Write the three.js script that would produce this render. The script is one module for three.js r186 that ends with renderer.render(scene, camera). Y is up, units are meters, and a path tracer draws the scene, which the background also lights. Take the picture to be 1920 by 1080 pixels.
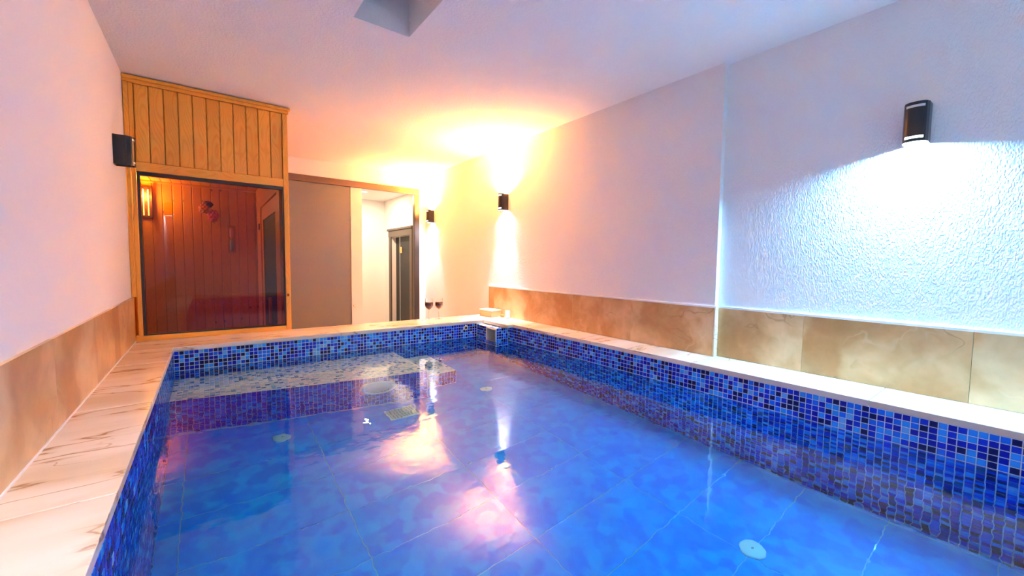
import * as THREE from 'three';
import { RoundedBoxGeometry } from 'three/addons/geometries/RoundedBoxGeometry.js';
import { mergeGeometries } from 'three/addons/utils/BufferGeometryUtils.js';
import { RectAreaLightUniformsLib } from 'three/addons/lights/RectAreaLightUniformsLib.js';

// ------------------------------------------------------------------ camera, exposure
RectAreaLightUniformsLib.init();
const scene = new THREE.Scene();
scene.background = new THREE.Color(0x000000);          // closed indoor room: nothing is seen of the sky
const camera = new THREE.PerspectiveCamera(71.27, 16 / 9, 0.02, 60);
camera.position.set(0.4113, 0.5558, 3.6594);
camera.rotation.set(-0.0614, -0.648, 0.012, 'YXZ');
const renderer = new THREE.WebGLRenderer({ antialias: true });
renderer.toneMapping = THREE.LinearToneMapping;
renderer.toneMappingExposure = 6.4;
renderer.shadowMap.enabled = true;

// light of the lamps (each lamp's own light is made in its builder)
const LAMP = {
  coolDown: { color: [0.24, 0.58, 1.0], nits: 1250, out: 0.034 },
  whiteDown: { color: [0.86, 0.86, 1.0], nits: 110, spot: 2.2, deep: 0.040 },
  warmUp: { color: [1.0, 0.37, 0.075], nits: 2000, spot: 2.0, deep: 0.024 },
  hall: { color: [1.0, 0.74, 0.48], nits: 340 },
  heater: { color: [1.0, 0.66, 0.24], power: 0.22 },
};

// ------------------------------------------------------------------ main measures (metres, y = 0 is the top of the coping)
const W = 2.874, STEP = 0.040, ZSTEP = 2.461, XL = 0.2247, XR = 2.6116, ZB = 0.375, ZN = 3.9, ZEND = 4.3;
const HC = 1.75, ZP = -1.636, FLOOR = -0.62, POOL = -0.895, WATER = -0.155, COP = 0.028, MARB = 0.298;
const HALLZ = -3.265, HALLC = 1.592, P = 0.025;

// ------------------------------------------------------------------ helpers
let seed = 12345;
const rnd = () => { seed = (seed * 1664525 + 1013904223) >>> 0; return seed / 4294967296; };
const taken = {};
const numbered = (n) => { const k = taken[n] = (taken[n] ?? -1) + 1; return k ? `${n}_${String(k).padStart(3, '0')}` : n; };
function add(name, geometry, material, parent = scene) {
  const m = new THREE.Mesh(geometry, material);
  m.name = parent === scene ? numbered(name) : name;
  m.castShadow = m.receiveShadow = true;
  parent.add(m);
  return m;
}
function group(name, parent = scene, x = 0, y = 0, z = 0) {
  const g = new THREE.Group(); g.name = parent === scene ? numbered(name) : name; g.position.set(x, y, z); parent.add(g); return g;
}
function tag(o, label, category, grp, kind) {
  o.userData.label = label; o.userData.category = category;
  if (grp) o.userData.group = grp;
  if (kind) o.userData.kind = kind;
  return o;
}
const structure = (o, label, category) => tag(o, label, category, null, 'structure');
function planarUV(g, du = 0, dv = 0, turn = false) {     // uv in metres, by the face's main direction
  if (g.index) g = g.toNonIndexed();
  const p = g.attributes.position, n = g.attributes.normal, uv = new Float32Array(p.count * 2);
  for (let i = 0; i < p.count; i += 3) {
    let nx = 0, ny = 0, nz = 0;
    for (let k = 0; k < 3; k++) { nx += n.getX(i + k); ny += n.getY(i + k); nz += n.getZ(i + k); }
    nx = Math.abs(nx); ny = Math.abs(ny); nz = Math.abs(nz);
    for (let k = 0; k < 3; k++) {
      const x = p.getX(i + k), y = p.getY(i + k), z = p.getZ(i + k);
      let u, v;
      if (ny >= nx && ny >= nz) { u = x; v = z; } else if (nx >= nz) { u = z; v = y; } else { u = x; v = y; }
      if (turn) [u, v] = [v, u];
      uv[2 * (i + k)] = u + du; uv[2 * (i + k) + 1] = v + dv;
    }
  }
  g.setAttribute('uv', new THREE.BufferAttribute(uv, 2));
  return g;
}
// a box from corner to corner, edges rounded by r
function box(x0, x1, y0, y1, z0, z1, r = 0, du = 0, dv = 0, turn = false) {
  const w = x1 - x0, h = y1 - y0, d = z1 - z0;
  const g = r > 0 ? new RoundedBoxGeometry(w, h, d, 2, Math.min(r, w / 2.01, h / 2.01, d / 2.01)) : new THREE.BoxGeometry(w, h, d);
  g.translate((x0 + x1) / 2, (y0 + y1) / 2, (z0 + z1) / 2);
  return planarUV(g, du, dv, turn);
}
const merge = (list) => mergeGeometries(list.map((g) => (g.index ? g.toNonIndexed() : g)));

// ------------------------------------------------------------------ noise and textures
function hash(x, y, s) { let h = (x * 374761393 + y * 668265263 + s * 362437) | 0; h = Math.imul(h ^ (h >>> 13), 1274126177); return ((h ^ (h >>> 16)) >>> 0) / 4294967296; }
function vnoise(x, y, px, py, s) {                        // value noise, repeating every px, py
  const xi = Math.floor(x), yi = Math.floor(y); let fx = x - xi, fy = y - yi;
  fx = fx * fx * (3 - 2 * fx); fy = fy * fy * (3 - 2 * fy);
  const m = (a, b) => ((a % b) + b) % b;
  const a = hash(m(xi, px), m(yi, py), s), b = hash(m(xi + 1, px), m(yi, py), s), c = hash(m(xi, px), m(yi + 1, py), s), d = hash(m(xi + 1, px), m(yi + 1, py), s);
  return a + (b - a) * fx + (c - a) * fy + (a - b - c + d) * fx * fy;
}
function fbm(u, v, fx, fy, oct, s) { let a = 0.5, t = 0, n = 0; for (let o = 0; o < oct; o++) { t += a * vnoise(u * fx, v * fy, fx, fy, s + o); n += a; a *= 0.5; fx *= 2; fy *= 2; } return t / n; }
const smooth = (a, b, x) => { const t = Math.min(1, Math.max(0, (x - a) / (b - a))); return t * t * (3 - 2 * t); };
const mix = (a, b, t) => a.map((v, i) => v + (b[i] - v) * t);
function texture(w, h, rx, ry, color, f) {                // f(u, v) in 0..1 -> grey 0..1 or [r, g, b] 0..255; one repeat is rx by ry metres
  const data = new Uint8Array(w * h * 4);
  for (let j = 0; j < h; j++) for (let i = 0; i < w; i++) {
    const c = f(i / w, j / h), o = 4 * (j * w + i);
    if (typeof c === 'number') data[o] = data[o + 1] = data[o + 2] = Math.max(0, Math.min(255, c * 255)); else { data[o] = c[0]; data[o + 1] = c[1]; data[o + 2] = c[2]; }
    data[o + 3] = 255;
  }
  const t = new THREE.DataTexture(data, w, h);
  t.wrapS = t.wrapT = THREE.RepeatWrapping; t.magFilter = THREE.LinearFilter; t.minFilter = THREE.LinearMipmapLinearFilter; t.generateMipmaps = true;
  if (color) t.colorSpace = THREE.SRGBColorSpace;
  t.repeat.set(1 / rx, 1 / ry); t.needsUpdate = true;
  return t;
}
// rough roller plaster with upright worm-like ridges
const plasterBump = texture(1024, 1024, 0.8, 0.8, false, (u, v) => {
  const wx = u + 0.004 * (vnoise(u * 40, v * 40, 40, 40, 3) - 0.5);
  const a = vnoise(wx * 210, v * 96, 210, 96, 7), b = vnoise(wx * 380, v * 200, 380, 200, 9), c = fbm(u, v, 12, 12, 3, 21);
  return 0.55 * smooth(0.35, 0.75, a) + 0.3 * b + 0.15 * c;
});
const ceilingBump = texture(512, 512, 0.6, 0.6, false, (u, v) => 0.6 * smooth(0.3, 0.8, vnoise(u * 90, v * 90, 90, 90, 31)) + 0.4 * fbm(u, v, 24, 24, 3, 33));
// tan marble with clouds and fine pale veins
const marbleMap = texture(1024, 1024, 1.3, 1.3, true, (u, v) => {
  const wu = u + 0.16 * (fbm(u, v, 9, 9, 4, 41) - 0.5), wv = v + 0.16 * (fbm(u, v, 4, 4, 4, 47) - 0.5);
  const cloud = fbm(wu, wv, 5, 4, 5, 51), fine = fbm(u, v, 40, 40, 3, 55);
  let c = mix([190, 144, 92], [230, 196, 150], smooth(0.3, 0.72, cloud));
  const vein = 1 - smooth(0, 0.022, Math.abs(fbm(wu, wv, 6, 5, 4, 61) - 0.5)), mask = smooth(0.45, 0.7, fbm(u, v, 5, 5, 2, 67));
  c = mix(c, [236, 214, 180], 0.38 * vein * mask);
  const dark = 1 - smooth(0, 0.016, Math.abs(fbm(wu + 0.3, wv, 5, 6, 4, 71) - 0.5));
  c = mix(c, [140, 96, 58], 0.35 * dark * smooth(0.5, 0.72, fbm(u, v, 4, 4, 2, 73)));
  return c.map((x) => x + 14 * (fine - 0.5));
});
// pale cream coping marble with thin brown cracks that run across the slab
const copingMap = texture(1024, 1024, 1.6, 1.6, true, (u, v) => {
  const wv = v + 0.05 * (fbm(u, v, 4, 4, 4, 81) - 0.5) + 0.06 * u * 0;
  let c = mix([226, 203, 172], [244, 231, 211], smooth(0.3, 0.7, fbm(u, v, 3, 10, 4, 83)));
  const r = Math.abs(fbm(u, wv, 3, 13, 5, 91) - 0.5), m = smooth(0.36, 0.52, fbm(u, v, 5, 7, 3, 93));
  c = mix(c, [132, 88, 54], 0.85 * (1 - smooth(0.001, 0.013, r)) * m);
  c = mix(c, [206, 172, 132], 0.5 * (1 - smooth(0.0, 0.05, r)) * m);
  const r2 = Math.abs(fbm(u + 0.4, wv + 0.2, 4, 14, 4, 97) - 0.5);
  c = mix(c, [160, 118, 82], 0.5 * (1 - smooth(0.0, 0.008, r2)) * smooth(0.52, 0.66, fbm(u, v, 5, 5, 2, 99)));
  return c;
});
// pine: u across the board, v along it
const woodMap = texture(512, 1024, 0.34, 1.5, true, (u, v) => {
  const bend = 0.16 * (fbm(u, v, 3, 3, 3, 101) - 0.5) + 0.03 * fbm(u, v, 8, 6, 3, 103);
  const cath = 0.13 * Math.cos(2 * Math.PI * (v * 2 + 0.3)) * Math.cos(2 * Math.PI * u * 2);
  const ring = 0.5 + 0.5 * Math.sin(2 * Math.PI * ((u + bend + cath) * 22));
  const fib = vnoise(u * 220, v * 18, 220, 18, 107), tone = fbm(u, v, 5, 2, 2, 109);
  let c = mix([255, 190, 78], [238, 148, 46], 0.55 * Math.pow(ring, 2.2) + 0.18 * fib);
  c = mix(c, [250, 168, 60], 0.5 * tone);
  let k = 1; for (const [a, b] of [[0.22, 0.31], [0.71, 0.77], [0.47, 0.08]]) k = Math.min(k, Math.hypot((u - a) * 0.34, (v - b) * 1.5 * 0.7) / 0.011);
  return k < 1 ? mix([110, 60, 26], c, smooth(0.35, 1, k)) : c;
});
// pool floor tile: glazed in slightly different blues, cell by cell, like pebbles
const glazeMap = texture(1024, 1024, 1.15, 1.15, true, (u, v) => {
  const wu = u + 0.05 * (fbm(u, v, 20, 20, 3, 121) - 0.5), wv = v + 0.05 * (fbm(u, v, 20, 20, 3, 127) - 0.5);
  const N = 22, x = wu * N, y = wv * N; let d1 = 9, d2 = 9, t1 = 0, t2 = 0;
  for (let j = -1; j <= 1; j++) for (let i = -1; i <= 1; i++) {
    const cx = Math.floor(x) + i, cy = Math.floor(y) + j, mx = ((cx % N) + N) % N, my = ((cy % N) + N) % N;
    const d = Math.hypot(cx + hash(mx, my, 131) - x, cy + hash(mx, my, 137) - y), t = hash(mx, my, 139);
    if (d < d1) { d2 = d1; t2 = t1; d1 = d; t1 = t; } else if (d < d2) { d2 = d; t2 = t; }
  }
  const tone = t1 + (t2 - t1) * 0.5 * (1 - smooth(0, 0.35, d2 - d1)), fine = fbm(u, v, 60, 60, 2, 141);
  return mix([0, 124, 240], [0, 176, 252], 0.75 * tone + 0.25 * fine);
});
// still water with faint ripples
const rippleBump = texture(1024, 1024, 1.6, 1.6, false, (u, v) => 0.52 * fbm(u, v, 5, 5, 2, 151) + 0.28 * fbm(u, v, 14, 18, 2, 153) + 0.20 * fbm(u, v, 46, 60, 2, 157));

// ------------------------------------------------------------------ materials
const std = (o) => new THREE.MeshStandardMaterial(o), phys = (o) => new THREE.MeshPhysicalMaterial(o);
const lin = (r, g, b) => new THREE.Color().setRGB(r, g, b);
const M = {
  plaster: std({ color: lin(0.88, 0.86, 0.85), roughness: 0.92, bumpMap: plasterBump, bumpScale: 0.0013 }),
  plasterSmooth: std({ color: lin(0.88, 0.86, 0.85), roughness: 0.92, bumpMap: null }),
  ceiling: std({ color: lin(0.88, 0.86, 0.85), roughness: 0.95, bumpMap: ceilingBump, bumpScale: 0.0014 }),
  marble: std({ map: marbleMap, roughness: 0.28 }),
  marblePale: std({ map: copingMap, roughness: 0.3 }),
  coping: std({ map: copingMap, roughness: 0.22 }),
  copingJoint: std({ color: lin(0.62, 0.55, 0.46), roughness: 0.8 }),
  whiteTrim: std({ color: lin(0.84, 0.83, 0.82), roughness: 0.45 }),
  grout: std({ color: lin(0.80, 0.82, 0.84), roughness: 0.8 }),
  floorGrout: std({ color: lin(0.16, 0.52, 0.74), roughness: 0.8 }),
  wood: std({ map: woodMap, roughness: 0.42 }),
  woodDark: std({ map: woodMap, color: lin(0.62, 0.50, 0.42), roughness: 0.45 }),
  woodB: std({ map: woodMap, color: lin(0.93, 0.86, 0.78), roughness: 0.42 }),
  woodC: std({ map: woodMap, color: lin(0.97, 0.93, 0.95), roughness: 0.42 }),
  darkMetal: std({ color: lin(0.055, 0.045, 0.042), roughness: 0.35, metalness: 0.4 }),
  bronze: std({ color: lin(0.17, 0.11, 0.085), roughness: 0.4, metalness: 0.5 }),
  black: std({ color: lin(0.014, 0.015, 0.018), roughness: 0.32 }),
  blackHole: std({ color: lin(0.01, 0.01, 0.01), roughness: 0.8 }),
  lensOff: std({ color: lin(0.75, 0.72, 0.68), roughness: 0.4 }),
  saunaGlass: phys({ color: lin(0.64, 0.52, 0.37), transmission: 1, thickness: 0, roughness: 0.0, ior: 1.45 }),
  greyGlass: phys({ color: lin(0.18, 0.172, 0.165), roughness: 0.3, ior: 1.5 }),
  whitePanel: std({ color: lin(0.72, 0.70, 0.70), roughness: 0.35 }),
  chrome: std({ color: lin(0.8, 0.8, 0.8), roughness: 0.15, metalness: 1 }),
  casing: std({ color: lin(0.10, 0.080, 0.068), roughness: 0.45 }),
  doorGrey: std({ color: lin(0.014, 0.018, 0.024), roughness: 0.6 }),
  doorGrey2: std({ color: lin(0.022, 0.026, 0.032), roughness: 0.6 }),
  alu: std({ color: lin(0.5, 0.52, 0.54), roughness: 0.3, metalness: 0.8 }),
  orangePaper: std({ color: lin(0.85, 0.42, 0.16), roughness: 0.7 }),
  whitePlastic: std({ color: lin(0.82, 0.82, 0.78), roughness: 0.4 }),
  skimmer: std({ color: lin(0.74, 0.68, 0.54), roughness: 0.45 }),
  concrete: std({ color: lin(0.4, 0.38, 0.36), roughness: 0.9 }),
  floorTile: std({ color: lin(0.5, 0.46, 0.42), roughness: 0.5 }),
  glaze: std({ map: glazeMap, roughness: 0.35 }),
  water: phys({ color: lin(1, 1, 1), transmission: 1, roughness: 0.0, ior: 1.333, thickness: 0.7, attenuationColor: lin(0.16, 0.80, 0.98), attenuationDistance: 2.4, bumpMap: rippleBump, bumpScale: 0.0018 }),
  glass: phys({ color: lin(1, 1, 1), transmission: 1, thickness: 0, roughness: 0, ior: 1.5 }),
  glassSolid: phys({ color: lin(1, 1, 1), transmission: 1, thickness: 0.004, roughness: 0, ior: 1.5 }),
  wine: phys({ color: lin(0.12, 0.008, 0.012), roughness: 0.05 }),
  wineEdge: phys({ color: lin(0.5, 0.07, 0.03), roughness: 0.1 }),
  cup: std({ color: lin(0.85, 0.84, 0.82), roughness: 0.35 }),
  boxWood: std({ color: lin(0.66, 0.42, 0.20), roughness: 0.5 }),
  boxLid: std({ color: lin(0.80, 0.66, 0.46), roughness: 0.45 }),
  soap: std({ color: lin(0.8, 0.25, 0.07), roughness: 0.5 }),
  heaterMesh: std({ color: lin(0.16, 0.06, 0.03), roughness: 0.5, metalness: 0.6 }),
  brass: std({ color: lin(0.10, 0.06, 0.04), roughness: 0.5, metalness: 0.6 }),
  pink: std({ color: lin(0.75, 0.10, 0.30), roughness: 0.9 }),
  palePink: std({ color: lin(0.85, 0.45, 0.48), roughness: 0.25 }),
  violet: std({ color: lin(0.12, 0.05, 0.28), roughness: 0.9 }),
  peach: std({ color: lin(0.80, 0.26, 0.10), roughness: 0.9 }),
  sandGlass: std({ color: lin(0.35, 0.42, 0.5), roughness: 0.2 }),
};
M.glazeB = M.glaze.clone(); M.glazeB.map = glazeMap.clone(); M.glazeB.map.offset.set(0.37, 0.61); M.glazeB.map.needsUpdate = true;
const glow = (c, k) => std({ color: lin(0.9, 0.9, 0.9), emissive: lin(c[0], c[1], c[2]), emissiveIntensity: k, roughness: 0.5 });
const tileColors = [[0.006, 0.004, 0.085], [0.006, 0.008, 0.36], [0.008, 0.030, 0.58], [0.010, 0.16, 0.80], [0.03, 0.33, 0.86], [0.15, 0.46, 0.82]];
const tileWeights = [0.21, 0.23, 0.18, 0.18, 0.14, 0.06];
const benchColors = [[0.80, 0.86, 0.90], [0.56, 0.72, 0.84], [0.30, 0.54, 0.76], [0.05, 0.22, 0.56], [0.88, 0.86, 0.84]];
const benchWeights = [0.34, 0.24, 0.14, 0.12, 0.16];
const tileMats = tileColors.map((c) => std({ color: lin(...c), roughness: 0.16 }));
const benchMats = benchColors.map((c) => std({ color: lin(...c), roughness: 0.2 }));
const tileBlend = std({ vertexColors: true, roughness: 0.16 });

// ------------------------------------------------------------------ mosaics
// one glass tile, 22 mm, standing 2 mm proud of the grout with a sloping rim; lies in the xy plane, faces +z
const tileGeo = (() => {
  const a = 0.0111, b = 0.0101, h = 0.002, g = new THREE.BufferGeometry();
  const B = [[-a, -a, 0], [a, -a, 0], [a, a, 0], [-a, a, 0]], T = [[-b, -b, h], [b, -b, h], [b, b, h], [-b, b, h]], p = [];
  const quad = (q, r, s, t) => p.push(...q, ...r, ...s, ...q, ...s, ...t);
  quad(T[0], T[1], T[2], T[3]);
  for (let k = 0; k < 4; k++) quad(B[k], B[(k + 1) % 4], T[(k + 1) % 4], T[k]);
  g.setAttribute('position', new THREE.BufferAttribute(new Float32Array(p), 3));
  g.computeVertexNormals();
  return g;
})();
const pick = (w) => { let r = rnd(), k = 0; while (k < w.length - 1 && (r -= w[k]) > 0) k++; return k; };
// spots: matrices of the tiles; the `most` that show largest are meshes of their own, the others one joined part
function mosaic(parent, spots, colors, mats, weights, most = 300, keep = () => true) {
  const eye = camera.position, dir = new THREE.Vector3(0, 0, -1).applyEuler(camera.rotation), pos = new THREE.Vector3(), n = new THREE.Vector3();
  const list = spots.map((m) => {
    pos.setFromMatrixPosition(m); n.setFromMatrixColumn(m, 2);
    const to = eye.clone().sub(pos), d = to.length(); to.normalize();
    const seen = -to.dot(dir) > 0.5 ? 1 : 0.02;
    return { m, k: pick(weights), size: keep(pos) ? seen * Math.max(0, n.dot(to)) / (d * d) : 0 };
  });
  list.sort((a, b) => b.size - a.size);
  for (const t of list.slice(0, most)) { const o = add('tile', tileGeo, mats[t.k], parent); t.m.decompose(o.position, o.quaternion, o.scale); }
  const rest = list.slice(most);
  if (!rest.length) return;
  const src = tileGeo.attributes.position, nv = src.count, pa = new Float32Array(rest.length * nv * 3), ca = new Float32Array(rest.length * nv * 3), v = new THREE.Vector3();
  rest.forEach((t, i) => { for (let j = 0; j < nv; j++) { v.fromBufferAttribute(src, j).applyMatrix4(t.m); pa.set([v.x, v.y, v.z], 3 * (i * nv + j)); ca.set(colors[t.k], 3 * (i * nv + j)); } });
  const g = new THREE.BufferGeometry();
  g.setAttribute('position', new THREE.BufferAttribute(pa, 3)); g.setAttribute('color', new THREE.BufferAttribute(ca, 3)); g.computeVertexNormals();
  add('mosaic_tiles', g, tileBlend, parent).userData.kind = 'stuff';
}
// a field of tiles: origin o, unit steps a and b, normal c, nu by nv
function field(o, a, b, c, nu, nv, skip = () => false) {
  const out = [], A = new THREE.Vector3(...a), B = new THREE.Vector3(...b), C = new THREE.Vector3(...c), O = new THREE.Vector3(...o);
  for (let j = 0; j < nv; j++) for (let i = 0; i < nu; i++) {
    const p = O.clone().addScaledVector(A, (i + 0.5) * P).addScaledVector(B, (j + 0.5) * P);
    if (skip(p)) continue;
    out.push(new THREE.Matrix4().makeBasis(A, B, C).setPosition(p));
  }
  return out;
}

// ------------------------------------------------------------------ the room
const T = 0.12;
{ // left wall: plaster over a marble wainscot
  const w = group('wall_left');
  add('plaster', box(-T, 0, FLOOR, HC, 0, ZEND + T), M.plasterSmooth, w);
  const pw = 0.587; let k = 0;
  for (let z = 0.004; z < ZEND - 0.01; z += pw) add('marble_panel', box(0, 0.012, 0.0, MARB, z, Math.min(z + pw - 0.0008, ZEND), 0.0008, 0.37 * k++, 0.1 * k), M.marble, w);
  structure(w, 'white plaster wall above tan marble panels beside the wooden sauna', 'wall');
  add('joint_bead', box(0.012, 0.0165, 0, 0.004, 0.004, ZEND), M.whiteTrim, w);
}
{ // right wall: the far section stands 3 cm proud of the near one
  const w = group('wall_right');
  const D0 = -2.93, D1 = -2.15, DT = 0.965;            // door opening in the hall part
  add('plaster', merge([box(W, W + T, FLOOR, HC, D1, ZSTEP), box(W, W + T, FLOOR, HC, HALLZ - T, D0), box(W, W + T, DT, HC, D0, D1)]), M.plaster, w);
  add('plaster', box(W + STEP, W + STEP + T, FLOOR, HC, ZSTEP, ZEND + T), M.plaster, w);
  const F = 0.010, joints = [0.0, 0.098, 0.685, 1.2725, 1.8595, ZSTEP], near = [ZSTEP, 2.913, 3.502, 4.09, ZEND];
  for (let k = 0; k < joints.length - 1; k++) add('marble_panel', box(W - F, W, 0, MARB, joints[k], joints[k + 1] - 0.001, 0.0008, 0.31 * k, 0.27 * k), M.marble, w);
  for (let k = 0; k < near.length - 1; k++) add('marble_panel', box(W + STEP - F, W + STEP, 0, MARB, near[k] + (k ? 0 : 0.001), near[k + 1] - 0.001, 0.0008, 0.23 + 0.41 * k, 0.19 * k), M.marble, w);
  add('marble_return', box(W - F, W + STEP - F - 0.0005, 0, MARB, ZSTEP, ZSTEP + 0.009, 0.0008), M.marblePale, w);
  add('marble_trim', box(W - F - 0.003, W, MARB, MARB + 0.012, 0, ZSTEP + 0.012, 0.002), M.whiteTrim, w);
  add('marble_trim', box(W + STEP - F - 0.003, W + STEP, MARB, MARB + 0.012, ZSTEP + 0.012, ZEND, 0.002), M.whiteTrim, w);
  structure(w, 'rough white plaster wall above tan marble panels along the pool', 'wall');
}
structure(add('wall_near', box(-T, W + STEP + T, FLOOR, HC, ZEND, ZEND + T), M.plasterSmooth), 'plain white plaster wall at the near end of the pool', 'wall');
{ // back wall round the glazed partition, and the hall beyond
  const b = group('wall_back');
  add('plaster', merge([box(0.94, W, 1.565, HC, ZP - T, ZP), box(2.78, W, FLOOR, 1.565, ZP - T, ZP)]), M.plasterSmooth, b);
  structure(b, 'white plaster strip round the dark framed hall partition', 'wall');
  structure(add('wall_hall_end', box(0.94, W + T, FLOOR, HC, HALLZ - T, HALLZ), M.plasterSmooth), 'warm lit end wall of the hall seen through the opening', 'wall');
  structure(add('wall_hall_side', box(0.94, 1.0, FLOOR, HC, HALLZ, ZP - T), M.plasterSmooth), 'white side wall of the hall behind the grey panel', 'wall');
}
{ // ceiling with a square vent shaft
  const c = group('ceiling'), x0 = 1.013, x1 = 1.300, z0 = 1.553, z1 = 2.02, t = 0.10, up = 0.42;
  add('plaster', merge([
    box(-T, x0, HC, HC + t, ZP - T, ZEND + T), box(x1, W + STEP + T, HC, HC + t, ZP - T, ZEND + T),
    box(x0, x1, HC, HC + t, ZP - T, z0), box(x0, x1, HC, HC + t, z1, ZEND + T)]), M.ceiling, c);
  add('vent_shaft', merge([
    box(x0 - 0.02, x0, HC + t, HC + up, z0 - 0.02, z1 + 0.02), box(x1, x1 + 0.02, HC + t, HC + up, z0 - 0.02, z1 + 0.02),
    box(x0, x1, HC + t, HC + up, z0 - 0.02, z0), box(x0, x1, HC + t, HC + up, z1, z1 + 0.02),
    box(x0 - 0.02, x1 + 0.02, HC + up, HC + up + 0.02, z0 - 0.02, z1 + 0.02)]), M.plasterSmooth, c);
  add('hall_ceiling', box(0.94, W + T, HALLC, HALLC + 0.05, HALLZ - T, ZP - T), M.plasterSmooth, c);
  structure(c, 'white stippled ceiling with a rectangular vent shaft', 'ceiling');
}
structure(add('floor', box(-T, W + T, FLOOR - 0.06, FLOOR, HALLZ - T, -0.01), M.floorTile), 'low hall floor behind the pool ledge', 'floor');

// ------------------------------------------------------------------ the pool
const ROWS = Math.round((-COP - POOL) / P);             // rows of tiles from coping to pool floor
{ // each wall: concrete and grout backing, tiles in front of it; the tile faces end at XL, XR, ZB and ZN
  const d = 0.002, under = FLOOR - 0.4;
  let w = group('pool_wall_right');
  add('backing', box(XR + d, W + STEP, under, -COP, ZB, ZEND), M.grout, w);
  const nR = Math.floor((ZN - ZB) / P);
  mosaic(w, field([XR + d, -COP - ROWS * P, ZN], [0, 0, -1], [0, 1, 0], [-1, 0, 0], nR, ROWS, (p) => p.z < 0.70 && p.y > -0.36), tileColors, tileMats, tileWeights, 300);
  structure(w, 'blue glass mosaic pool wall below the right marble ledge', 'pool wall');
  w = group('pool_wall_back');
  add('backing', box(0, W, under, -COP, 0.002, ZB - d), M.grout, w);
  const nB = Math.floor((XR - XL) / P);
  mosaic(w, field([XL, -COP - ROWS * P, ZB - d], [1, 0, 0], [0, 1, 0], [0, 0, 1], nB, ROWS, (p) => Math.hypot(p.x - 2.353, p.y + 0.062) < 0.022 || (p.x > 2.478 && p.y > -0.36)), tileColors, tileMats, tileWeights, 300, (p) => p.y > WATER - 0.06);
  structure(w, 'blue glass mosaic pool wall in front of the sauna', 'pool wall');
  w = group('pool_wall_left');
  add('backing', box(-0.01, XL - d, under, -COP, ZB, ZEND), M.grout, w);
  mosaic(w, field([XL - d, -COP - ROWS * P, ZB], [0, 0, 1], [0, 1, 0], [1, 0, 0], nR, ROWS), tileColors, tileMats, tileWeights, 300);
  structure(w, 'blue glass mosaic pool wall below the veined left ledge', 'pool wall');
  w = group('pool_wall_near');
  add('backing', box(XL - d, XR + d, under, -COP, ZN + d, ZEND), M.grout, w);
  mosaic(w, field([XR, -COP - ROWS * P, ZN + d], [-1, 0, 0], [0, 1, 0], [0, 0, -1], nB, ROWS), tileColors, tileMats, tileWeights, 0);
  structure(w, 'blue glass mosaic pool wall at the near end', 'pool wall');
}
{ // floor: large printed tiles with pale joints
  const f = group('pool_floor');
  add('grout_bed', box(XL - 0.002, XR + 0.002, POOL - 0.1, POOL - 0.0015, ZB - 0.002, ZN + 0.002), M.floorGrout, f);
  const xs = [XL, 0.297, 0.872, 1.446, 2.018, 2.592, XR]; let k = 0;
  const zs = [ZB]; for (let z = 1.9 - 0.2868 * 5; z < ZN - 0.05; z += 0.2868) if (z > ZB + 0.05) zs.push(z); zs.push(ZN);
  const g = 0.0019;
  for (let i = 0; i < xs.length - 1; i++) for (let j = 0; j < zs.length - 1; j++) {
    if (zs[j + 1] < 0.8 && xs[i + 1] < 1.6) continue;   // under the bench
    add('tile', box(xs[i] + g, xs[i + 1] - g, POOL - 0.008, POOL, zs[j] + g, zs[j + 1] - g, 0, 0.19 * k, 0.43 * k), k++ % 2 ? M.glaze : M.glazeB, f);
  }
  structure(f, 'pool floor of large mottled blue tiles under the water', 'pool floor');
}
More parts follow.
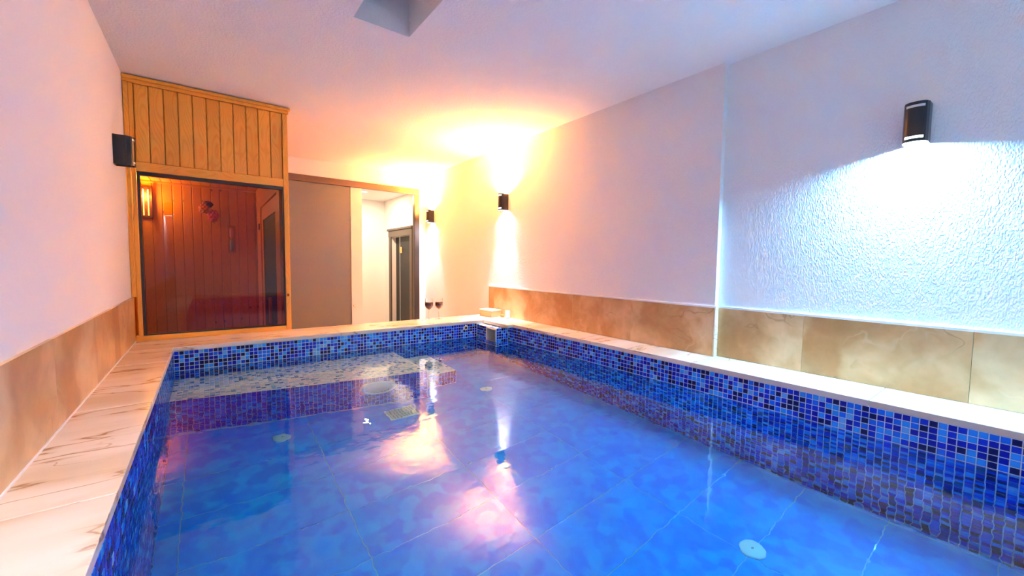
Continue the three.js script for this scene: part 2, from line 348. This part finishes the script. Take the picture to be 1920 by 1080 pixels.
{ // bench along the sauna end, its front a little askew, and a lower step at its end
  const top = -0.372, x0 = XL, x1 = 1.645, za = 0.835, zb = 1.065, zAt = (x) => za + (zb - za) * (x - x0) / (x1 - x0), d = 0.002;
  const b = group('pool_bench');
  const s = new THREE.Shape(); s.moveTo(x0, -ZB); s.lineTo(x1 - d, -ZB); s.lineTo(x1 - d, -zb + d); s.lineTo(x0, -za + d);
  const core = new THREE.ExtrudeGeometry(s, { depth: top - d - POOL, bevelEnabled: false }); core.rotateX(-Math.PI / 2); core.translate(0, POOL, 0);
  add('core', planarUV(core), M.grout, b);
  mosaic(b, field([x0, top - d, ZB], [1, 0, 0], [0, 0, 1], [0, 1, 0], Math.floor((x1 - x0) / P), 30, (p) => p.z > zAt(p.x) - 0.010), benchColors, benchMats, benchWeights, 300);
  const along = new THREE.Vector3(x1 - x0, 0, zb - za), L = along.length(); along.normalize();
  const fn = new THREE.Vector3(-along.z, 0, along.x);
  const nr = Math.floor((top - POOL) / P);
  mosaic(b, [...field([x0 + fn.x * -0.0, top - 0.002 - nr * P, za - d], along.toArray(), [0, 1, 0], fn.toArray(), Math.floor(L / P), nr),
    ...field([x1 - d, top - 0.002 - nr * P, zb - 0.004], [0, 0, -1], [0, 1, 0], [1, 0, 0], Math.floor((zb - ZB) / P), nr)], tileColors.slice(1, 5), tileMats.slice(1, 5), [0.3, 0.3, 0.25, 0.15], 0);
  structure(b, 'underwater bench topped with pale blue and white mosaic', 'pool bench');
  const t2 = -0.63, s2 = group('pool_step'), X1 = 1.95, Z1 = 0.92;
  add('core', box(x1, X1 - d, POOL, t2 - d, ZB, Z1 - d), M.grout, s2);
  mosaic(s2, field([x1, t2 - d, ZB], [1, 0, 0], [0, 0, 1], [0, 1, 0], 12, 21), benchColors, benchMats, benchWeights, 252);
  mosaic(s2, [...field([x1, t2 - 0.002 - 10 * P, Z1 - d], [1, 0, 0], [0, 1, 0], [0, 0, 1], 12, 10), ...field([X1 - d, t2 - 0.002 - 10 * P, Z1 - 0.003], [0, 0, -1], [0, 1, 0], [1, 0, 0], 21, 10)], tileColors, tileMats, tileWeights, 0);
  structure(s2, 'low underwater step at the end of the pale mosaic bench', 'pool step');
  // round pool light on the bench front
  const pl = group('pool_light', scene, 1.30, -0.565, zAt(1.30)); pl.rotation.y = -Math.atan2(zb - za, x1 - x0);
  const ring = new THREE.LatheGeometry([[0.088, 0], [0.118, 0.0], [0.120, 0.012], [0.112, 0.026], [0.096, 0.030], [0.088, 0.022]].map(([a, c]) => new THREE.Vector2(a, c)), 48); ring.rotateX(Math.PI / 2);
  add('rim', ring, M.whitePlastic, pl);
  const lens = new THREE.LatheGeometry([[0, 0.030], [0.04, 0.028], [0.075, 0.022], [0.089, 0.014]].map(([a, c]) => new THREE.Vector2(a, c)), 48); lens.rotateX(Math.PI / 2);
  add('lens', lens, M.lensOff, pl);
  tag(pl, 'round white pool light switched off on the bench front', 'pool light');
}
{ // skimmer box in the far right corner
  const s = group('skimmer_box'), x0 = 2.480, x1 = XR + 0.002, z0 = ZB - 0.002, z1 = 0.702, top = -0.036, bot = -0.36, d = 0.002;
  const o0 = 0.548, o1 = 0.690, oy0 = -0.168, oy1 = -0.050;    // mouth in the face towards the pool
  add('core', merge([box(x0 + d, x1, oy1, top - d, z0, z1 - d), box(x0 + d, x1, bot, oy0, z0, z1 - d), box(x0 + d, x1, oy0, oy1, z0, o0), box(x0 + d, x1, oy0, oy1, o1, z1 - d), box(x0 + 0.11, x1, oy0, oy1, o0, o1)]), M.grout, s);
  const rim = [[o0, o1, oy1 - 0.004, oy1 + 0.004], [o0, o1, oy0 - 0.004, oy0 + 0.004], [o0 - 0.004, o0 + 0.006, oy0 - 0.004, oy1 + 0.004], [o1 - 0.006, o1 + 0.004, oy0 - 0.004, oy1 + 0.004]];
  add('mouth_frame', merge(rim.map(([a, b, c, e]) => box(x0 - 0.004, x0 + 0.012, c, e, a, b, 0.002))), M.skimmer, s);
  add('mouth_lining', merge([box(x0 + d, x0 + 0.106, oy0 + 0.001, oy0 + 0.004, o0 + 0.001, o1 - 0.001), box(x0 + d, x0 + 0.106, oy0 + 0.004, oy1 - 0.001, o0 + 0.001, o0 + 0.004), box(x0 + d, x0 + 0.106, oy0 + 0.004, oy1 - 0.001, o1 - 0.004, o1 - 0.001), box(x0 + 0.103, x0 + 0.108, oy0 + 0.004, oy1 - 0.001, o0 + 0.004, o1 - 0.004)]), M.skimmer, s);
  const n = 12;
  mosaic(s, [
    ...field([x0 + d, top - 0.002 - n * P, z1 - 0.002], [0, 0, -1], [0, 1, 0], [-1, 0, 0], 13, n, (p) => p.z > o0 - 0.012 && p.z < o1 + 0.014 && p.y > oy0 - 0.012),
    ...field([x0 + 0.003, top - 0.002 - n * P, z1 - d], [1, 0, 0], [0, 1, 0], [0, 0, 1], 5, n)], tileColors, tileMats, tileWeights, 220);
  mosaic(s, field([x0 + 0.003, top - d, z0], [1, 0, 0], [0, 0, 1], [0, 1, 0], 5, 13), benchColors, benchMats, benchWeights, 65);
  structure(s, 'blue mosaic box with a cream skimmer mouth in the pool corner', 'skimmer');
}
{ // water, one closed body whose sides lie inside the pool walls
  const g = box(XL - 0.001, XR + 0.001, POOL - 0.001, WATER, ZB - 0.001, ZN + 0.001);
  tag(add('pool_water', g, M.water), 'clear still blue water filling the mosaic pool', 'water', null, 'stuff');
}
{ // copings, slab by slab
  const slab = (parent, x0, x1, z0, z1, k) => add('slab', box(x0, x1, -COP, 0, z0, z1, 0.0035, 0.53 * k, 0.29 * k), M.coping, parent);
  const g = 0.0009;
  let c = group('coping_left'); const zl = [ZB, 0.81, 1.585, 2.36, 3.135, ZEND - 0.001];
  for (let k = 0; k < 5; k++) slab(c, 0.012, XL, zl[k] + g, zl[k + 1] - g, k);
  structure(c, 'cream marble ledge with brown veins below the left wall', 'ledge');
  c = group('coping_right');
  slab(c, 2.548, W - 0.010, ZB + g, 0.775, 7); slab(c, XR, W - 0.010, 0.775 + g, 1.70 - g, 8); slab(c, XR, W - 0.010, 1.70 + g, ZSTEP - 0.002, 9);
  slab(c, XR, W + STEP - 0.010, ZSTEP, 3.246 - g, 10); slab(c, XR, W + STEP - 0.010, 3.246 + g, ZEND - 0.001, 11);
  structure(c, 'cream marble ledge below the right wall of marble panels', 'ledge');
  c = group('coping_back');
  slab(c, 0.012, 1.228 - g, 0.001, ZB - g, 12); slab(c, 1.228 + g, W - 0.010, 0.001, ZB - g, 13);
  structure(c, 'cream marble ledge between the pool and the sauna', 'ledge');
  c = group('coping_near');
  slab(c, XL + g, XR - g, ZN, ZEND - 0.001, 14);
  structure(c, 'cream marble ledge at the near end of the pool', 'ledge');
}
// floor inlets, drain and return jet
function inlet(x, z, label) {
  const o = group('floor_inlet', scene, x, POOL, z);
  add('cover', new THREE.LatheGeometry([[0, 0.012], [0.030, 0.0115], [0.042, 0.008], [0.046, 0.003], [0.046, 0]].map(([a, b]) => new THREE.Vector2(a, b)), 40), M.whitePlastic, o);
  const s = new THREE.CylinderGeometry(0.005, 0.005, 0.002, 16); s.translate(0, 0.0125, 0);
  add('screw', s, M.concrete, o);
  tag(o, label, 'inlet', 'round inlet covers on the pool floor');
}
inlet(0.717, 1.137, 'round white inlet cover on the pool floor near the pale bench');
inlet(2.065, 1.169, 'round white inlet cover on the pool floor near the skimmer box');
inlet(2.055, 3.045, 'round white inlet cover on a floor joint below the cool blue lamp');
{
  const o = group('floor_drain', scene, 1.398, POOL, 0.0); const z0 = 0.0; o.position.z = 1.19;
  const w = 0.10, d = 0.075, f = [];
  f.push(box(-w, w, 0, 0.010, -d, -d + 0.012, 0.002), box(-w, w, 0, 0.010, d - 0.012, d, 0.002), box(-w, -w + 0.012, 0, 0.010, -d + 0.012, d - 0.012, 0.002), box(w - 0.012, w, 0, 0.010, -d + 0.012, d - 0.012, 0.002));
  add('frame', merge(f), M.whitePlastic, o);
  for (let k = 0; k < 9; k++) { const x = -w + 0.022 + k * 0.0195; add('bar', box(x - 0.006, x + 0.006, 0.001, 0.008, -d + 0.012, d - 0.012, 0.001), M.skimmer, o); }
  add('crossbar', box(-w + 0.012, w - 0.012, 0.002, 0.009, -0.005, 0.005, 0.001), M.skimmer, o);
  add('sump', box(-w + 0.012, w - 0.012, 0.0002, 0.001, -d + 0.012, d - 0.012), M.concrete, o);
  tag(o, 'white rectangular drain grate on the pool floor', 'drain');
}
{
  const o = group('return_jet', scene, 2.353, -0.062, ZB - 0.002); o.rotation.x = Math.PI / 2;
  add('flange', new THREE.LatheGeometry([[0.012, 0.006], [0.016, 0.008], [0.022, 0.006], [0.025, 0]].map(([a, b]) => new THREE.Vector2(a, b)), 32), M.skimmer, o);
  const b = new THREE.CylinderGeometry(0.0125, 0.0125, 0.005, 24); b.translate(0, 0.0025, 0);
  add('nozzle', b, M.blackHole, o);
  tag(o, 'round cream return jet with a black mouth in the mosaic', 'jet');
}

// ------------------------------------------------------------------ sauna
{
  const s = group('sauna_cabin'), R = 0.94, D = 0.05; let k = 0;
  const b = (name, mat, x0, x1, y0, y1, z0, z1, r = 0.002, turn = false, parent = s) => add(name, box(x0, x1, y0, y1, z0, z1, r, 0.171 * ++k, 0.337 * k, turn), mat, parent);
  // front: crown, boards, rails, posts
  b('crown_moulding', M.wood, 0.0, R + 0.018, 1.722, 1.742, 0.0, 0.034, 0.005, true);
  b('crown_moulding', M.wood, 0.0, R + 0.008, 1.700, 1.7215, 0.0, 0.020, 0.005, true);
  b('post', M.wood, 0.002, 0.026, 0.30, 1.70, 0.0, 0.016, 0.004); b('post', M.wood, 0.027, 0.050, 0.036, 1.70, 0.0, 0.008, 0.003);
  b('post', M.wood, 0.905, R, 0.0, 1.70, -D, 0.010, 0.003);
  b('top_rail', M.wood, 0.051, 0.904, 1.136, 1.196, -D, 0.010, 0.004, true);
  const xs = [0.051, 0.1245, 0.2005, 0.277, 0.354, 0.431, 0.508, 0.588, 0.667, 0.744, 0.823, 0.904];
  for (let i = 0; i < xs.length - 1; i++) b('board', [M.wood, M.woodC, M.woodB][(i * 7) % 3], xs[i] + 0.0012, xs[i + 1] - 0.0012, 1.1965, 1.702, -0.02, 0.0, 0.007);
  add('header_backing', box(0.02, 0.93, 1.137, 1.745, -D, -0.021), M.woodDark, s);
  b('sill', M.wood, 0.012, 0.904, 0.0, 0.034, -D, 0.010, 0.003, true);
  add('glass_frame', merge([box(0.0515, 0.904, 1.112, 1.1355, -0.03, 0.002, 0.001), box(0.0515, 0.066, 0.035, 1.112, -0.03, 0.002, 0.001), box(0.066, 0.904, 0.035, 0.043, -0.03, 0.002, 0.001), box(0.897, 0.904, 0.043, 1.112, -0.03, 0.002, 0.001)]), M.darkMetal, s);
  const pane = add('glass_pane', box(0.066, 0.897, 0.043, 1.112, -0.0145, -0.0144), M.saunaGlass, s); pane.userData.label = 'brown tinted sauna window';
  // inside: planked back wall, ceiling, right wall with a glazed door, left end, floor
  const zb = -2.047, hi = 1.375, xl = -0.62, xr = 0.89, pp = 0.083;
  for (let x = xl; x < xr - 0.01; x += pp) b('plank', [M.wood, M.woodC, M.woodB][k % 3], x + 0.0014, Math.min(x + pp, xr) - 0.0014, FLOOR, hi, zb - 0.014, zb, 0.0065);
  for (let x = xl; x < xr - 0.01; x += pp) b('plank', [M.wood, M.woodC, M.woodB][k % 3], x + 0.0014, Math.min(x + pp, xr) - 0.0014, hi, hi + 0.014, zb, -D - 0.001, 0.0065);
  for (let z = zb; z < -1.66; z += pp) b('plank', M.wood, xr, xr + 0.014, FLOOR, hi, z + 0.0008, Math.min(z + pp, -1.66) - 0.0008, 0.004);
  add('cove_moulding', box(xl, xr, hi - 0.022, hi, zb, zb + 0.016, 0.004, 0, 0, true), M.wood, s);
  b('door_jamb', M.wood, xr - 0.012, xr + 0.02, FLOOR, 1.20, -1.66, -1.50, 0.004);
  b('door_jamb', M.wood, xr - 0.012, xr + 0.02, FLOOR, 1.20, -0.20, -D - 0.001, 0.004);
  b('door_head', M.wood, xr - 0.012, xr + 0.02, 1.12, 1.20, -1.4995, -0.2005, 0.004, true);
  b('plank', M.wood, xr, xr + 0.014, 1.2005, hi, -1.66, -D - 0.001, 0.004, true);
  const door = group('door', s);
  b('stile', M.wood, xr, xr + 0.02, FLOOR + 0.01, 1.118, -1.498, -1.36, 0.004, false, door);
  b('stile', M.wood, xr, xr + 0.02, FLOOR + 0.01, 1.118, -0.40, -0.202, 0.004, false, door);
  b('rail', M.wood, xr, xr + 0.02, 0.98, 1.118, -1.359, -0.401, 0.004, true, door);
  add('glass', box(xr + 0.008, xr + 0.014, FLOOR + 0.02, 0.98, -1.359, -0.401), M.doorGrey2, door);
  add('hinge', box(xr - 0.022, xr - 0.012, 0.89, 0.955, -1.60, -1.55, 0.003), M.brass, door);
  b('handle', M.wood, xr - 0.045, xr - 0.02, -0.02, 0.22, -0.60, -0.555, 0.008, false, door);
  add('shell', merge([box(xl - 0.02, xl, FLOOR, hi + 0.03, zb - 0.03, -D), box(xl - 0.02, R, FLOOR, hi + 0.03, zb - 0.03, zb - 0.015), box(xr + 0.021, R, FLOOR, 1.74, zb - 0.015, -D - 0.001), box(xl - 0.02, R, hi + 0.016, hi + 0.03, zb - 0.015, -D - 0.001), box(xl - 0.02, -T, FLOOR, hi + 0.03, -D, -0.002)]), M.woodDark, s);
  tag(s, 'pine sauna cabin with planked header and brown tinted window', 'sauna');
  // infrared heater glowing on the back wall
  const h = group('sauna_heater', scene, -0.085, 1.15, zb); h.userData = {};
  add('housing', merge([box(-0.052, 0.052, -0.165, 0.165, 0, 0.014, 0.003), box(-0.052, -0.044, -0.165, 0.165, 0.014, 0.05, 0.002), box(0.044, 0.052, -0.165, 0.165, 0.014, 0.05, 0.002)]), M.heaterMesh, h);
  for (const x of [-0.018, 0.020]) { const t = new THREE.CylinderGeometry(0.0042, 0.0042, 0.27, 16); t.translate(x, -0.005, 0.034); add('heater_tube_lamp', t, glow([1.0, 0.42, 0.06], 4), h); }
  for (let i = 0; i < 4; i++) add('guard_wire', box(-0.046, 0.046, -0.13 + i * 0.085, -0.128 + i * 0.085, 0.048, 0.050), M.heaterMesh, h);
  const pt = new THREE.PointLight(lin(...LAMP.heater.color), LAMP.heater.power); pt.position.set(0.0, 0.06, 0.09); pt.castShadow = true; pt.shadow.radius = 1.5; h.add(pt);
  tag(h, 'glowing orange infrared heater with two tubes inside the sauna', 'heater');
  // sand timer
  const t = group('sand_timer', scene, 0.64, 0.64, zb);
  b('board', M.woodDark, -0.038, 0.038, 0, 0.31, 0, 0.016, 0.003, false, t);
  const up = new THREE.LatheGeometry([[0.003, 0.16], [0.019, 0.185], [0.020, 0.26], [0.013, 0.285], [0, 0.29]].map(([a, c]) => new THREE.Vector2(a, c)), 20); up.translate(0, 0, 0.03);
  const lo = new THREE.LatheGeometry([[0, 0.02], [0.013, 0.025], [0.020, 0.05], [0.019, 0.135], [0.003, 0.16]].map(([a, c]) => new THREE.Vector2(a, c)), 20); lo.translate(0, 0, 0.03);
  add('upper_bulb', up, M.palePink, t); add('lower_bulb', lo, M.sandGlass, t);
  tag(t, 'slim sand timer with pink sand on the sauna planks', 'sand timer');
  // made-up pink, orange and violet bundle for an unclear blur in the glass
  const p = group('blur_bundle', scene, 0.44, 1.10, zb + 0.05);
  const blob = (r, x, y, sx, sy, sd) => { const g = new THREE.IcosahedronGeometry(r, 4), q = g.attributes.position, v = new THREE.Vector3();
    for (let i = 0; i < q.count; i++) { v.fromBufferAttribute(q, i); const n = 1 + 0.16 * Math.sin(v.x * 190 + sd) * Math.cos(v.y * 160 + sd * 2) + 0.10 * Math.sin(v.z * 230 + v.y * 90); q.setXYZ(i, v.x * n * sx + x, v.y * n * sy + y, v.z * n * 0.8); }
    g.computeVertexNormals(); return g; };
  add('pink_blob', blob(0.05, 0.035, -0.055, 1.0, 1.35, 1), M.pink, p); add('orange_blob', blob(0.042, -0.045, 0.02, 1.1, 1.2, 2), M.peach, p); add('violet_blob', blob(0.036, -0.005, 0.07, 1.2, 1.0, 3), M.violet, p);
  add('cord', box(-0.004, 0.0, 0.09, 0.17, -0.004, 0.0), M.pink, p);
  tag(p, 'made-up pink, orange and violet bundle for an unclear blur in the sauna window', 'bath pouf');
}

// ------------------------------------------------------------------ partition to the hall and the hall door
{
  const p = group('hall_partition'), z0 = ZP - 0.05, z1 = ZP + 0.012;
  add('head', box(0.94, 2.78, 1.487, 1.562, z0, z1, 0.004), M.bronze, p);
  add('jamb', box(2.706, 2.78, FLOOR, 1.486, z0, z1, 0.004), M.darkMetal, p);
  const g = add('grey_panel', box(0.941, 1.862, FLOOR, 1.486, ZP - 0.03, ZP - 0.012), M.greyGlass, p); g.userData.label = 'grey satin glass panel';
  const st = add('white_stile', box(1.863, 2.0, FLOOR, 1.486, ZP - 0.04, ZP - 0.004, 0.003), M.whitePanel, p);
  const kn = new THREE.LatheGeometry([[0, 0.034], [0.010, 0.033], [0.017, 0.026], [0.016, 0.018], [0.008, 0.012], [0.008, 0]].map(([a, b]) => new THREE.Vector2(a, b)), 24); kn.rotateX(Math.PI / 2); kn.translate(1.893, -0.008, ZP - 0.004);
  add('knob', kn, M.chrome, st);
  tag(p, 'dark framed hall partition with grey glass panel beside the sauna', 'partition');
  const d = group('door_1'), D0 = -2.93, D1 = -2.15, DT = 0.965, x = W;
  const cas = [box(x - 0.022, x, FLOOR, DT + 0.02, D0 - 0.09, D0, 0.004), box(x - 0.022, x, FLOOR, DT + 0.02, D1, D1 + 0.09, 0.004)];
  add('casing', cas[0], M.casing, d); add('casing', cas[1], M.casing, d);
  add('head_casing', merge([box(x - 0.026, x, DT, DT + 0.10, D0 - 0.10, D1 + 0.10, 0.004), box(x - 0.045, x, DT + 0.10, DT + 0.135, D0 - 0.125, D1 + 0.125, 0.008)]), M.casing, d);
  add('leaf', box(x + 0.07, x + 0.10, FLOOR, DT, D0, -2.715, 0.002), M.doorGrey, d);
  add('leaf', box(x + 0.05, x + 0.08, FLOOR, DT, -2.685, D1, 0.002), M.doorGrey2, d);
  add('mullion', box(x + 0.045, x + 0.09, FLOOR, DT, -2.715, -2.690, 0.003), M.alu, d);
  add('paper_tag', box(x + 0.040, x + 0.0445, 0.70, 0.80, -2.70, -2.60, 0.001), M.orangePaper, d);
  structure(d, 'grey hall door with moulded brown casing and orange paper tag', 'door');
  // recessed hall light
  const l = group('ceiling_light', scene, 2.30, HALLC, -2.50);
  const rg = new THREE.LatheGeometry([[0.040, 0], [0.040, -0.004], [0.052, -0.006], [0.056, 0]].map(([a, b]) => new THREE.Vector2(a, b)), 32);
  add('trim_ring', rg, M.whiteTrim, l);
  const ds = new THREE.CylinderGeometry(0.040, 0.040, 0.002, 32); ds.translate(0, -0.0015, 0);
  add('lamp_disc', ds, glow([1, 0.92, 0.8], 5), l);
  const ra = new THREE.RectAreaLight(lin(...LAMP.hall.color), LAMP.hall.nits, 0.07, 0.07); ra.position.set(0, -0.008, 0); ra.rotation.x = -Math.PI / 2; l.add(ra);
  tag(l, 'small round recessed light glowing in the hall ceiling', 'ceiling light');
}

// ------------------------------------------------------------------ wall lamps: half-round black housings open above and below
function sconce(x, z, side, label, up, down) {           // side: +1 faces +x (on the left wall), -1 faces -x
  const H = 0.166, o = group('wall_lamp', scene, x, 1.178, z);
  if (side < 0) o.rotation.y = Math.PI;
  const outline = (e, n = 14) => { const q = [[0, -0.04 + e], [0.055, -0.04 + e]]; for (let i = 0; i <= n; i++) { const a = -1 + 2 * i / n; q.push([0.055 + (0.036 - e) * Math.sqrt(Math.max(0, 1 - Math.pow(Math.abs(a), 2.4))), a * (0.04 - e)]); } q.push([0.055, 0.04 - e], [0, 0.04 - e]); return q; };
  const path = (q, C = THREE.Shape) => { const s = new C(); q.forEach(([a, b], i) => (i ? s.lineTo(a, b) : s.moveTo(a, b))); s.closePath(); return s; };
  const raise = (s, h, y) => { const g = new THREE.ExtrudeGeometry(s, { depth: h, bevelEnabled: false, curveSegments: 6 }); g.rotateX(-Math.PI / 2); g.translate(0, y, 0); return g; };
  const inner = outline(0.003).map(([a, b]) => [Math.max(a, 0.003), b]);
  const shell = path(outline(0)); shell.holes.push(path(inner, THREE.Path));
  add('housing', raise(shell, H, -H / 2), M.black, o);
  add('divider', raise(path(inner), 0.03, -0.015), M.black, o);
  for (const s of [1, -1]) {                             // slot windows in the curved front and the lens inside each end
    const lit = s > 0 ? up : down, y = s * (H / 2 - 0.018);
    const arc = outline(-0.0007).slice(4, -4), back = outline(0.0004).slice(4, -4).reverse();
    add(lit ? 'slot_light' : 'slot_window', raise(path([...arc, ...back]), 0.010, y - 0.005), lit ? glow(lit.color.map((c) => 0.4 + 0.6 * c), 1.2) : M.lensOff, o);
    const ly = s * (H / 2 - (lit?.deep ?? 0.014));
    add(lit ? 'lens_light' : 'lens', raise(path(inner.map(([a, b]) => [0.003 + (a - 0.003) * 0.99, b * 0.99])), 0.003, ly - (s > 0 ? 0.003 : 0)), lit ? glow(lit.color.map((c) => 0.4 + 0.6 * c), 1.6) : M.lensOff, o);
    if (lit) { const r = new THREE.RectAreaLight(lin(...lit.color), lit.nits, 0.060, 0.052); r.position.set(lit.out ?? 0.042, ly + s * 0.003, 0); r.rotation.x = s * Math.PI / 2; r.rotation.z = Math.PI / 2; o.add(r);
      if (lit.spot) { const q = new THREE.SpotLight(lin(...lit.color), lit.spot, 0, 0.50, 1, 2); q.position.set(0.045, ly + s * 0.006, 0); q.target.position.set(0.045, ly + s, 0); q.castShadow = true; q.shadow.radius = 0.8; o.add(q, q.target); } }
  }
  tag(o, label, 'wall lamp', 'black half round wall lamps');
}
sconce(W + STEP, 3.292, -1, 'black wall lamp throwing cool blue light down the rough plaster', null, LAMP.coolDown);
sconce(W, 0.29, -1, 'black wall lamp shining up and down above the marble panels', LAMP.warmUp, LAMP.whiteDown);
sconce(W, -1.40, -1, 'black wall lamp shining up and down beside the hall partition', LAMP.warmUp, LAMP.whiteDown);
sconce(0, 0.405, 1, 'unlit black wall lamp on the left wall beside the sauna', null, null);
sconce(0, 2.93, 1, 'black wall lamp on the left wall shining white light down', null, { color: LAMP.whiteDown.color, nits: 190 });

// ------------------------------------------------------------------ small things on the ledge
function wineGlass(x, z, label) {
  const o = group('wine_glass', scene, x, 0.0005, z), V = (l) => l.map(([a, b]) => new THREE.Vector2(a, b));
  add('foot', new THREE.LatheGeometry(V([[0, 0.005], [0.006, 0.0045], [0.020, 0.002], [0.034, 0.0015], [0.034, 0], [0, 0]]), 40), M.glassSolid, o);
  add('stem', new THREE.LatheGeometry(V([[0, 0.0952], [0.008, 0.095], [0.0046, 0.088], [0.0036, 0.06], [0.0040, 0.012], [0.006, 0.0051], [0, 0.0051]]), 24), M.glassSolid, o);
  add('bowl', new THREE.LatheGeometry(V([[0, 0.0955], [0.012, 0.0985], [0.026, 0.1095], [0.037, 0.1275], [0.0397, 0.148], [0.0378, 0.180], [0.0343, 0.207], [0.0333, 0.207], [0.0366, 0.180], [0.0386, 0.148], [0.0360, 0.1285], [0.0252, 0.111], [0.0115, 0.1000], [0, 0.0972]]), 40), M.glassSolid, o);
  const w = add('wine', new THREE.LatheGeometry(V([[0.0, 0.098], [0.011, 0.1008], [0.0248, 0.112], [0.0355, 0.130], [0.0382, 0.148], [0.0370, 0.168], [0, 0.168]]), 40), M.wine, o);
  w.userData.label = 'dark red wine';
  tag(o, label, 'wine glass', 'wine glasses on the ledge');
}
wineGlass(2.115, 0.075, 'stemmed glass of red wine on the ledge, nearer the hall opening');
wineGlass(2.215, 0.090, 'stemmed glass of red wine on the ledge, nearer the wooden box');
{
  const o = group('wooden_box', scene, 2.765, 0, 0.175); o.rotation.y = 0.12;
  add('body', box(-0.065, 0.065, 0.0005, 0.056, -0.095, 0.095, 0.003), M.boxWood, o);
  add('lid', box(-0.069, 0.069, 0.058, 0.072, -0.099, 0.099, 0.003, 0.2), M.boxLid, o);
  tag(o, 'low pale wooden box with a flat lid on the ledge corner', 'box');
  const s = new RoundedBoxGeometry(0.03, 0.028, 0.05, 3, 0.010); s.translate(0, 0.014, 0);
  const so = add('orange_block', s, M.soap); so.position.set(2.815, 0.0005, 0.325); tag(so, 'small orange block between the wooden box and white cup', 'soap');  // plain orange block added for an unclear orange patch beside the box
  const c = group('white_cup', scene, 2.828, 0.0005, 0.40);
  add('body', new THREE.LatheGeometry([[0, 0], [0.022, 0], [0.024, 0.004], [0.026, 0.078], [0.0245, 0.078], [0.0225, 0.006], [0, 0.005]].map(([a, b]) => new THREE.Vector2(a, b)), 32), M.cup, c);
  tag(c, 'plain white cup on the ledge beside the wooden box', 'cup');
}

renderer.render(scene, camera);
